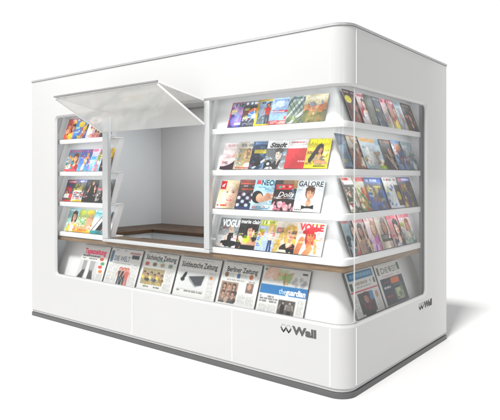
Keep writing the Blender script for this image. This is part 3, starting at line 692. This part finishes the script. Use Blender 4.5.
def l41(c): c.fade('#8ac0c8', '#b8ccb0'); c.bust(.5, .34, .17, SK, '#4c3020', '#e8dcc0'); c.poly([(.1, .95), (.25, .68), (.75, .66), (.95, 1), (.1, 1)], '#d8bc4c').rect(.35, .7, .6, .98, '#f2ead8').bars(.05, .05, .4, .15, ['#e8f0ec'], .08)
def l42(c): c.fade('#9cc46c', '#e0b088'); c.ell(.2, .12, .16, .12, '#c8d028').ell(.68, .13, .2, .12, '#e0c81c'); c.person(.72, .2, .7, SK, '#d89860', '#e8a890', SK, -.08); c.bars(.05, .35, .5, .8, ['#58b060', '#f0f0d0', '#68c0b0'], .06); c.rect(0, .85, 1, 1, '#e8a838').bars(.05, .87, .9, .97, ['#f4d84c', '#d86a3c'], .05)
def l43(c): c.fade('#58b0bc', '#e8e8e4', .1, .4); c.rect(.1, .02, .95, .16, '#2ca0b0').bars(.15, .04, .9, .13, ['#d8f0f0'], .08); c.poly([(.5, .25), (.85, .2), (.95, .85), (.05, .85)], '#1e1e24').line(.6, .3, .2, .85, .16, '#f4f0ee').line(.75, .3, .7, .9, .1, '#d8a484').rect(0, .86, 1, 1, '#28a4a8').bars(.5, .88, .95, .97, ['#e84c58'], .05)
G2 = 'magazines on the shelves left of the hatch'
P = 'on %s shelf left of hatch'
q4, q3, q2, q1 = [P % q for q in ('top', 'second', 'third', 'bottom')]
mag_row('front', ZS[3], [-3.454, -3.294, -3.062, -2.842], -2.61, [.22, .25, .225, .215], .235, [
    ('orange and yellow magazine with a red haired cover woman '+q4, '#d85a50', l11), ('bright blue magazine with a yellow spot '+q4, '#4f9ad0', l12),
    ('white magazine with two auburn haired faces '+q4, '#f0e6e4', l13), ('tan magazine half hidden behind the hatch post '+q4, '#c8bfae', l14)], G2, 5)
mag_row('front', ZS[2], [-3.446, -3.219, -3.026, -2.842], -2.61, [.24, .22, .215, .215], .245, [
    ('blue and orange magazine with red foot '+q3, '#5a86b8', l21), ('violet blue magazine with a golden clad dancer '+q3, '#4a50a8', l22),
    ('pink and blue magazine with a green dressed figure '+q3, '#e8d0dc', l23), ('yellow and black magazine half hidden behind the hatch post '+q3, '#e8c820', l24)], G2, 6)
mag_row('front', ZS[1], [-3.48, -3.32, -3.135, -2.921], -2.64, [.2, .22, .235, .245], .245, [
    ('slate magazine with crimson masthead and red foot '+q2, '#4a5064', l31), ('magazine with violet masthead and yellow foot '+q2, '#6870b8', l32),
    ('black magazine with a bare armed standing figure '+q2, '#2a2c2e', l33), ('grey magazine with a black haired face '+q2, '#8c8c8c', l34)], G2, 7)
mag_row('front', ZS[0], [-3.446, -3.256, -2.991], -2.70, [.235, .275, .25], .25, [
    ('teal magazine with a brunette in a yellow jacket '+q1, '#8ac0c8', l41), ('green and orange magazine with yellow discs '+q1, '#9cc46c', l42),
    ('white magazine with turquoise bands and a black suit '+q1, '#e8e8e4', l43)], G2, 8)

# ---- right side
def r11(c): c.fade('#4a2c30', '#7a3838').clouds(['#241c20', '#8c4038', '#5c3430'], 26, (0, .2, 1, 1), .13, .8); c.ell(.2, .3, .2, .12, '#e0d020').bars(.05, .04, .9, .14, ['#c8b8b8'], .07); c.bust(.55, .5, .16, SKD, '#241818', '#8a3030')
def r12(c): c.fade('#d8ccd0', '#b04450', .2, .8); c.rect(.1, .5, .7, .68, '#c82c3c').bars(.1, .05, .9, .16, ['#c85060'], .08).bust(.4, .35, .13, SKL, '#5a3c34', '#e8e0e0')
def r13(c): c.fade('#8e9490', '#6c7478').clouds(['#a0a8a4', '#545c60', '#7c8070'], 26, (0, .1, 1, 1), .14, .7)
def r14(c): c.fade('#7f8694', '#616a7c').clouds(['#98a0b0', '#485064', '#7c7468'], 26, (0, .1, 1, 1), .14, .7); c.bars(.05, .05, .9, .14, ['#c8ccd8'], .07)
def r15(c): c.fade('#ecc0c8', '#d8e0cc'); c.bars(.05, .04, .95, .16, ['#d83c5c'], .1); c.person(.5, .18, .78, SKL, '#3a5a44', '#3c6c50', '#e8e8e0', .1); c.bars(.05, .5, .35, .9, ['#e07080'], .04)
def r16(c): c.fade('#e08a98', '#c8a880').bust(.5, .4, .18, SK, '#8a4c3c', '#d8c060'); c.bars(.05, .05, .9, .15, ['#f4e8e8'], .08)
def r17(c): c.fade('#c8d4dc', '#a0b0bc').clouds(['#dce4ea', '#c87868', '#8898a8', '#e0c8b0'], 22, (0, .3, 1, 1), .1, .7); c.bars(.05, .04, .9, .16, ['#7890a8'], .09)
def r18(c): c.fade('#3c3230', '#5a4a44').clouds(['#2c2422', '#7c6458', '#8c5c50'], 22, (0, .2, 1, 1), .13, .8); c.bars(.1, .05, .9, .15, ['#b8a8a0'], .08).bust(.5, .5, .16, SK, '#1c1614', '#4a3a38')
def r21(c): c.fade('#3c4c60', '#58708c').clouds(['#28323e', '#8ca4b8', '#46586c'], 26, (0, .1, 1, 1), .13, .8); c.rect(.0, .35, .5, .95, '#a8bccc', .7)
def r22(c): c.fade('#d0a878', '#8a5c48').clouds(['#e8e0d4', '#5c3c30', '#b87c60'], 26, (0, .1, 1, 1), .12, .8); c.bars(.05, .04, .9, .13, ['#fff0d8'], .07)
def r23(c): c.fade('#c4d4dc', '#b0c4cc'); c.rect(.05, .03, .75, .15, '#e0a850').ell(.85, .12, .12, .1, '#88b0c8'); c.clouds(['#8a6848', '#f0ece4', '#a8886c'], 24, (.1, .3, .9, .85), .09, .85); c.rect(.65, .88, 1, .98, '#a8cc3c').line(.3, .35, .35, .85, .1, '#f4f0ea')
def r24(c): c.fade('#54453e', '#3c3434').bars(.05, .04, .9, .15, ['#c8b088', '#d88870'], .08); c.bust(.55, .4, .17, SK, '#2a1e1a', '#4c4044'); c.line(.3, .6, .7, .95, .1, '#cfc4bc')
def r25(c): c.fade('#7898c0', '#5878a8').clouds(['#88a8d0', '#d88048', '#c83c40', '#e8e4dc', '#486898'], 40, (0, .05, 1, 1), .1, .85); c.ell(.5, .25, .25, .13, '#e08c38')
def r26(c): c.fade('#8898a0', '#6c7c88').clouds(['#a8b4bc', '#4c5864', '#d0d4d0'], 26, (0, .1, 1, 1), .12, .8)
def r31(c): c.fade('#d8d4cc', '#38342c', .1, .3); c.rect(.05, .04, .4, .1, '#c82c38').rect(.1, .12, .85, .22, '#f2f0ec').clouds(['#5c5448', '#28241e', '#847c68', '#3c4c34', '#a09880'], 45, (0, .3, 1, 1), .1, .85)
def r32(c): c.fade('#dcd8cc', '#7c8c5c'); c.bars(.05, .02, .95, .16, ['#d82838'], .12); c.clouds(['#4c8448', '#b83c3c', '#e8dcc0', '#c89040'], 30, (0, .25, 1, 1), .1, .85); c.line(.1, .35, .75, .95, .06, '#2c7c48').line(.9, .3, .98, .95, .09, '#d83838')
def r33(c): c.fade('#4a6cb0', '#5c5848', .08, .4); c.rect(0, .02, 1, .18, '#3c68b8').bars(.08, .06, .92, .15, ['#dce8f8'], .08); c.clouds(['#a85840', '#5c6840', '#807058', '#384c70', '#b8a060'], 45, (0, .22, 1, 1), .1, .85); c.bars(.1, .26, .8, .33, ['#d8c850'], .06)
def r34(c): c.fade('#e8e4e0', '#d8dce4'); c.rect(.0, .02, .95, .16, '#ece8e4').bars(.1, .05, .9, .14, ['#b83c48', '#6c5c58'], .07); c.clouds(['#4878c0', '#6898d8', '#3c60a0'], 16, (.05, .25, .75, .9), .07, .85); c.rect(.62, .25, 1, .92, '#4c4840').ell(.8, .6, .13, .14, '#c8b048')
def r35(c): c.fade('#48486c', '#40382c', .1, .35); c.rect(.0, .02, .95, .16, '#585c98').ell(.15, .09, .1, .06, '#d83c48').bars(.3, .05, .9, .14, ['#e0e0f0'], .07); c.clouds(['#c8a848', '#8c7430', '#38322c', '#b0903c', '#5c6850'], 40, (0, .25, 1, 1), .1, .85)
def r41(c): c.fade('#88a0a8', '#a8b8bc'); c.bars(.05, .02, .8, .12, ['#d83848'], .08); c.bust(.6, .33, .19, '#d8b094', '#20282a', '#b88c78'); c.clouds(['#58789c', '#d0d8dc', '#303c48'], 16, (0, .5, .5, 1), .1, .8); c.rect(.35, .92, 1, 1, '#d86858')
def r42(c): c.fade('#e0c8c0', '#c8a898'); c.bars(.05, .02, .95, .13, ['#d85868'], .09); c.bust(.35, .35, .16, SK, '#3a2820', '#a88c80'); c.bust(.78, .38, .15, SKL, '#6a4838', '#c0b098'); c.clouds(['#e0cc40', '#483c34'], 14, (.4, .7, 1, 1), .07, .85)
def r43(c): c.fade('#e8dcd8', '#e4c8dc'); c.bars(.05, .03, .95, .14, ['#d87c88', '#e8b0b0'], .09); c.bust(.5, .34, .17, SKL, '#b8845c', '#e0a8c8'); c.clouds(['#d05cb8', '#8c50c0', '#e88090'], 18, (.0, .6, .9, 1), .1, .85)
def r44(c): c.fade('#d8ccbc', '#c8bcac'); c.bars(.05, .03, .95, .12, ['#b8a898'], .08); c.bust(.55, .32, .19, SK, '#7c5438', '#d0c0b0'); c.rect(.15, .56, .9, .78, '#44403c').bars(.2, .6, .85, .75, ['#c8c4bc'], .04)
def r45(c): c.fade('#e08c98', '#e8b0b4'); c.bars(.02, .02, .98, .16, ['#d82c48'], .12); c.bust(.55, .42, .21, SKL, '#1c181c', '#2c2830'); c.clouds(['#d0d4dc', '#202028'], 8, (0, .8, 1, 1), .1, .8)
def r46(c): c.fade('#f0d4d8', '#c0ccc4'); c.bars(.05, .02, .95, .15, ['#e0506c'], .11); c.rect(0, .3, .3, .42, '#a8d43c').bust(.6, .4, .17, SK, '#9c6038', '#78988c'); c.clouds(['#88a89c', '#e8dcd0'], 12, (0, .6, 1, 1), .1, .8)
G3 = 'magazines on the right side shelves'
P = 'on right side %s shelf'
s4, s3, s2, s1 = [P % q for q in ('top', 'second', 'third', 'bottom')]
mag_row('right', ZS[3], [.229, .415, .547, .690, .83, .955, 1.09, 1.25], 1.5, .25, .26, [
    ('dark red magazine with a yellow spot '+s4, '#4a2c30', r11), ('white magazine with a solid red box '+s4, '#d8ccd0', r12), ('dull grey green magazine beside the one with a red box '+s4, '#8e9490', r13),
    ('slate blue grey magazine '+s4, '#7f8694', r14), ('pink and white magazine with a green dressed figure '+s4, '#ecc0c8', r15), ('rose magazine with an auburn haired face '+s4, '#e08a98', r16),
    ('pale blue magazine '+s4, '#c8d4dc', r17), ('dark brown magazine at the far end '+s4, '#3c3230', r18)], G3, 9)
mag_row('right', ZS[2], [.126, .274, .464, .83, 1.043, 1.25], 1.5, [.25, .25, .38, .26, .25, .25], .265, [
    ('steel blue magazine nearest the corner '+s3, '#3c4c60', r21), ('brown and white magazine '+s3, '#d0a878', r22), ('wide pale blue magazine with orange bar and lime spot '+s3, '#c4d4dc', r23),
    ('dark brown magazine with a white slash '+s3, '#54453e', r24), ('blue magazine with orange and red spots '+s3, '#7898c0', r25), ('grey blue magazine at the far end '+s3, '#8898a0', r26)], G3, 10)
mag_row('right', ZS[1], [.214, .39, .56, .887, 1.186], 1.48, [.26, .26, .33, .31, .29], .27, [
    ('dark olive magazine with white title strip '+s2, '#d8d4cc', r31), ('magazine with bold red masthead and green stripe '+s2, '#dcd8cc', r32), ('magazine with royal blue masthead over brown pictures '+s2, '#4a6cb0', r33),
    ('white magazine with blue blotches and dark column '+s2, '#e8e4e0', r34), ('dark magazine with violet masthead and golden pictures '+s2, '#48486c', r35)], G3, 11)
mag_row('right', ZS[0], [.214, .383, .564, .739, .964, 1.186], 1.46, [.25, .25, .25, .26, .26, .26], .27, [
    ('grey blue magazine with a black haired face and coral foot '+s1, '#88a0a8', r41), ('magazine with two brunette faces and yellow spots '+s1, '#e0c8c0', r42), ('pale magazine with magenta and violet patches '+s1, '#e8dcd8', r43),
    ('beige magazine with a dark text box '+s1, '#d8ccbc', r44), ('rose magazine with long black hair and a red masthead '+s1, '#e08c98', r45), ('pale pink magazine with lime tab at the far end '+s1, '#f0d4d8', r46)], G3, 12)

# ---- newspapers
INK = ['#6b6b6b', '#8a8a8a', '#a2a2a2']
def cols_(c, u0, v0, u1, v1, n=3):
    w = (u1-u0)/n
    for i in range(n): c.bars(u0+i*w+.01, v0, u0+(i+1)*w-.01, v1, ['#b0b0b0', '#c4c4c4', '#a4a4a4'], .011, .013, .97)
def n1(c):
    c.bars(.1, .03, .9, .06, ['#a8a8a8'], .018); c.bars(.08, .3, .72, .36, ['#4a4a4a'], .04, .015).bars(.1, .38, .65, .43, ['#6a6a6a'], .03)
    c.rect(.04, .46, .72, .98, '#d8d8d8').poly([(.05, .98), (.2, .72), (.3, .72), (.26, .98)], '#3a3a3a').poly([(.42, .98), (.45, .7), (.56, .72), (.62, .98)], '#4c4c4c').rect(.16, .46, .3, .75, '#8c8c8c', .7).rect(.42, .46, .6, .75, '#9a9a9a', .7).poly([(.3, .98), (.34, .5), (.4, .5), (.42, .98)], '#f4f4f4')
    for v, k in ((.38, '#d8503c'), (.5, '#58a060'), (.6, '#e04848'), (.72, '#e08a4c')): c.ell(.83+.04*math.sin(v*30), v, .07, .045, k)
    cols_(c, .74, .78, .96, .96, 1); c.text('Tageszeitung', .1, .1, .8, .15, '#e0486c', .05)
def n2(c):
    c.rect(.03, .08, .12, .4, '#5c7890').bars(.15, .04, .5, .1, ['#a8b4c0'], .03).rect(.62, .08, .94, .13, '#c89090').rect(.7, .15, .92, .25, '#4c5058'); c.bars(.15, .4, .95, .43, ['#9aa0a8'], .02)
    cols_(c, .04, .48, .38, .97, 2); cols_(c, .74, .48, .97, .97, 1); c.rect(.4, .5, .74, .98, '#c8ccd0')
    for u, k in ((.46, '#3a4048'), (.57, '#30343c'), (.67, '#c8685c')): c.person(u, .52, .46, '#dca088', '#c0584c', k, k)
    c.text('DIE WELT', .16, .2, .5, .14, '#4c6078', .01)
def n3(c):
    c.bars(.05, .02, .95, .05, ['#b0b0b0'], .015); c.rect(.38, .2, .62, .23, '#78b8a0')
    for i, k in enumerate(('#c06858', '#7c7058', '#b8a488', '#88a090')): c.rect(.06+i*.23, .25, .22+i*.23, .37, '#e0ddd0').ell(.13+i*.23, .31, .06, .05, k)
    c.rect(.05, .42, .7, .84, '#a89c78');  [c.bust(.12+.105*i, .55+.05*(i % 2), .036, '#c8a080', '#3c3028', ['#d0b450', '#3c3c44', '#d8c070', '#4c586c', '#d0b450', '#7c6440'][i], False) for i in range(6)]; c.clouds(['#d0b460', '#b89848', '#5c5048'], 14, (.08, .74, .67, .82), .03, .8); cols_(c, .73, .42, .96, .95, 1); c.bars(.06, .88, .68, .92, ['#4a4a4a'], .025)
    c.text('Sächsische Zeitung', .05, .06, .9, .13, '#3a3a3c', 0.022)
def n4(c):
    c.bars(.08, .05, .9, .08, ['#b4bcbc'], .015); c.bars(.08, .25, .92, .28, ['#b0b0b0'], .015); c.rect(.08, .33, .72, .78, '#dfe0e0'); c.poly([(.3, .48), (.68, .42), (.64, .66), (.5, .68)], '#44484e').poly([(.3, .5), (.5, .68), (.64, .66), (.5, .72), (.33, .56)], '#8c9096').ell(.2, .47, .035, .1, '#16181c', 1, 20).ell(.17, .56, .05, .05, '#22242a'); cols_(c, .76, .33, .94, .95, 1); c.ell(.83, .45, .035, .035, '#d88c48'); c.bars(.08, .82, .7, .87, ['#6a6a6a'], .03); c.line(.08, .8, .72, .8, .006, '#888888')
    c.text('Süddeutsche Zeitung', .07, .11, .86, .13, '#333336', 0.022)
def n5(c):
    c.bars(.08, .03, .92, .06, ['#b4b4b4'], .015)
    for u, k in ((.08, '#8c6c54'), (.4, '#d8c040'), (.72, '#c88058')): c.ell(u+.06, .3, .05, .06, k)
    c.rect(.42, .26, .5, .36, '#4870a8').bars(.18, .26, .36, .36, ['#b0b0b0'], .015).bars(.52, .26, .68, .36, ['#b0b0b0'], .015)
    c.bars(.08, .4, .9, .44, ['#888888'], .022); c.rect(.05, .46, .5, .88, '#a08a78');  [c.bust(.15+.125*(i % 3), .56+.17*(i//3), .05, '#d0a48c', ['#4c3830', '#6c5444', '#3c302c'][i % 3], ['#7c6c64', '#a08c80', '#5c5450'][i % 3], i % 2 == 0) for i in range(6)]; c.rect(.7, .44, .88, .66, '#7c6c64').ell(.78, .52, .05, .07, '#c89c84'); cols_(c, .53, .7, .95, .95, 2); c.bars(.05, .91, .5, .97, ['#3c3c3c', '#8c7c50'], .03)
    c.text('Berliner Zeitung', .12, .1, .8, .12, '#3c3c3e', 0.022)
def n6(c):
    c.clouds(['#f0c8b4', '#eca890', '#f4dcd0'], 16, (.1, .06, .42, .3), .08, .8).clouds(['#a8bc80', '#c8d4a4', '#d8a87c'], 20, (.36, .08, .62, .38), .06, .85).line(.48, .12, .5, .38, .012, '#6c8448')
    for k in range(8): c.ell(.8+.12*math.cos(k), .28+.07*math.sin(k), .04, .05, '#a8a8ac', .6)
    c.ell(.06, .06, .03, .03, '#58a878'); c.bars(.84, .07, .96, .17, ['#4c4c4c'], .04); c.rect(0, .39, 1, .59, '#2c78b4'); c.bars(.03, .63, .42, .78, ['#6c6c70'], .035, .018); cols_(c, .03, .82, .42, .98, 2); c.rect(.45, .68, .8, .98, '#57524e');  c.person(.55, .71, .32, '#a89c94', '#2c2826', '#2c2a2a', '#201e1e'); c.person(.69, .7, .34, '#b0a49c', '#3a3532', '#7c766e', '#2c2a28'); cols_(c, .83, .64, .97, .96, 1)
    c.text('the', .42, .435, .15, .125, '#bcd8ee', .0).text('guardian', .57, .435, .4, .125, '#ffffff', .03)
def n7(c):
    c.rect(.06, .03, .93, .2, '#2a78a8').bars(.12, .07, .88, .17, ['#8cbcd8'], .085); c.rect(.05, .25, .14, .42, '#5c6c60').bars(.2, .26, .8, .33, ['#9c8c8c', '#a8a098'], .06).bars(.18, .36, .8, .4, ['#9c9c9c'], .025).rect(.88, .24, .95, .36, '#6c6c70'); c.rect(.02, .44, .98, .465, '#c83c58')
    c.rect(.2, .5, .74, .95, '#4a4648').rect(.6, .5, .74, .7, '#5c88b8').bust(.47, .63, .1, '#c09080', '#4a3a34', '#2c2a30', False).rect(.25, .75, .7, .93, '#2c2a30').clouds(['#902c3c', '#3c3c48'], 10, (.3, .75, .65, .92), .06, .8); cols_(c, .03, .52, .18, .95, 1); cols_(c, .78, .5, .97, .95, 1); c.ell(.86, .62, .05, .08, '#c89880')
def n8(c):
    c.rect(.06, .08, .13, .26, '#6c6c68').bars(.15, .03, .7, .06, ['#b0b0b0'], .015); c.rect(.87, .06, .96, .24, '#2c6048'); c.ell(.56, .17, .05, .07, '#8c948c').bars(.18, .3, .9, .33, ['#c89088', '#b0b0b0'], .02); c.rect(.08, .36, .97, .98, '#1f2f40'); c.rect(.46, .38, .8, .52, '#e07038'); c.bars(.14, .44, .42, .48, ['#8c4c48'], .03); c.bars(.14, .55, .4, .66, ['#e0e4e8'], .05); c.bars(.16, .76, .4, .86, ['#b83c44'], .05); c.rect(.52, .64, .84, .92, '#9cac8c').clouds(['#d8dcc8', '#6c8058', '#c8cca0'], 18, (.55, .66, .8, .9), .06, .85).bars(.5, .55, .9, .62, ['#607888'], .03)
    c.text('DIE', .2, .1, .28, .14, '#4a4c4c', .0).text('ZEIT', .62, .1, .23, .14, '#4a4c4c', .0)
GN = 'newspapers in the trough below the wooden shelf'
NP = [('front', -3.246, -2.799, n1, 'newspaper with a pink red masthead, leftmost in the front trough'),
      ('front', -2.775, -2.305, n2, 'newspaper with blue grey masthead and three standing people on its cover'),
      ('front', -2.267, -1.817, n3, 'newspaper with a row of four small pictures above a group photo'),
      ('front', -1.794, -1.300, n4, 'newspaper with a picture of a dark wedge on pale grey'),
      ('front', -1.275, -.873, n5, 'newspaper with a large brown photo of faces'),
      ('front', -.851, -.414, n6, 'newspaper with a broad blue title band across its middle'),
      ('right', .325, .779, n7, 'newspaper with blue title box and red line in the right side trough'),
      ('right', .804, 1.271, n8, 'newspaper with a dark navy front page and orange box in the right side trough')]
for i, (side, a, b, fn, label) in enumerate(NP):
    cv = Cv(100, 84, '#e9e9e6', 900+i); fn(cv); cv.grain = .012; cv.mottle = 0
    o = print_object('newspaper', cv, b-a, .355 if side == 'front' else .345, .016, .002, 'news', '#6a6a6a')  # rim colour darkened to stand for shade at the paper edges
    place(o, side, (a+b)/2, .1, .4795, math.radians(20), 0, .009)
    o['label'] = label; o['category'] = 'newspaper'; o['group'] = GN
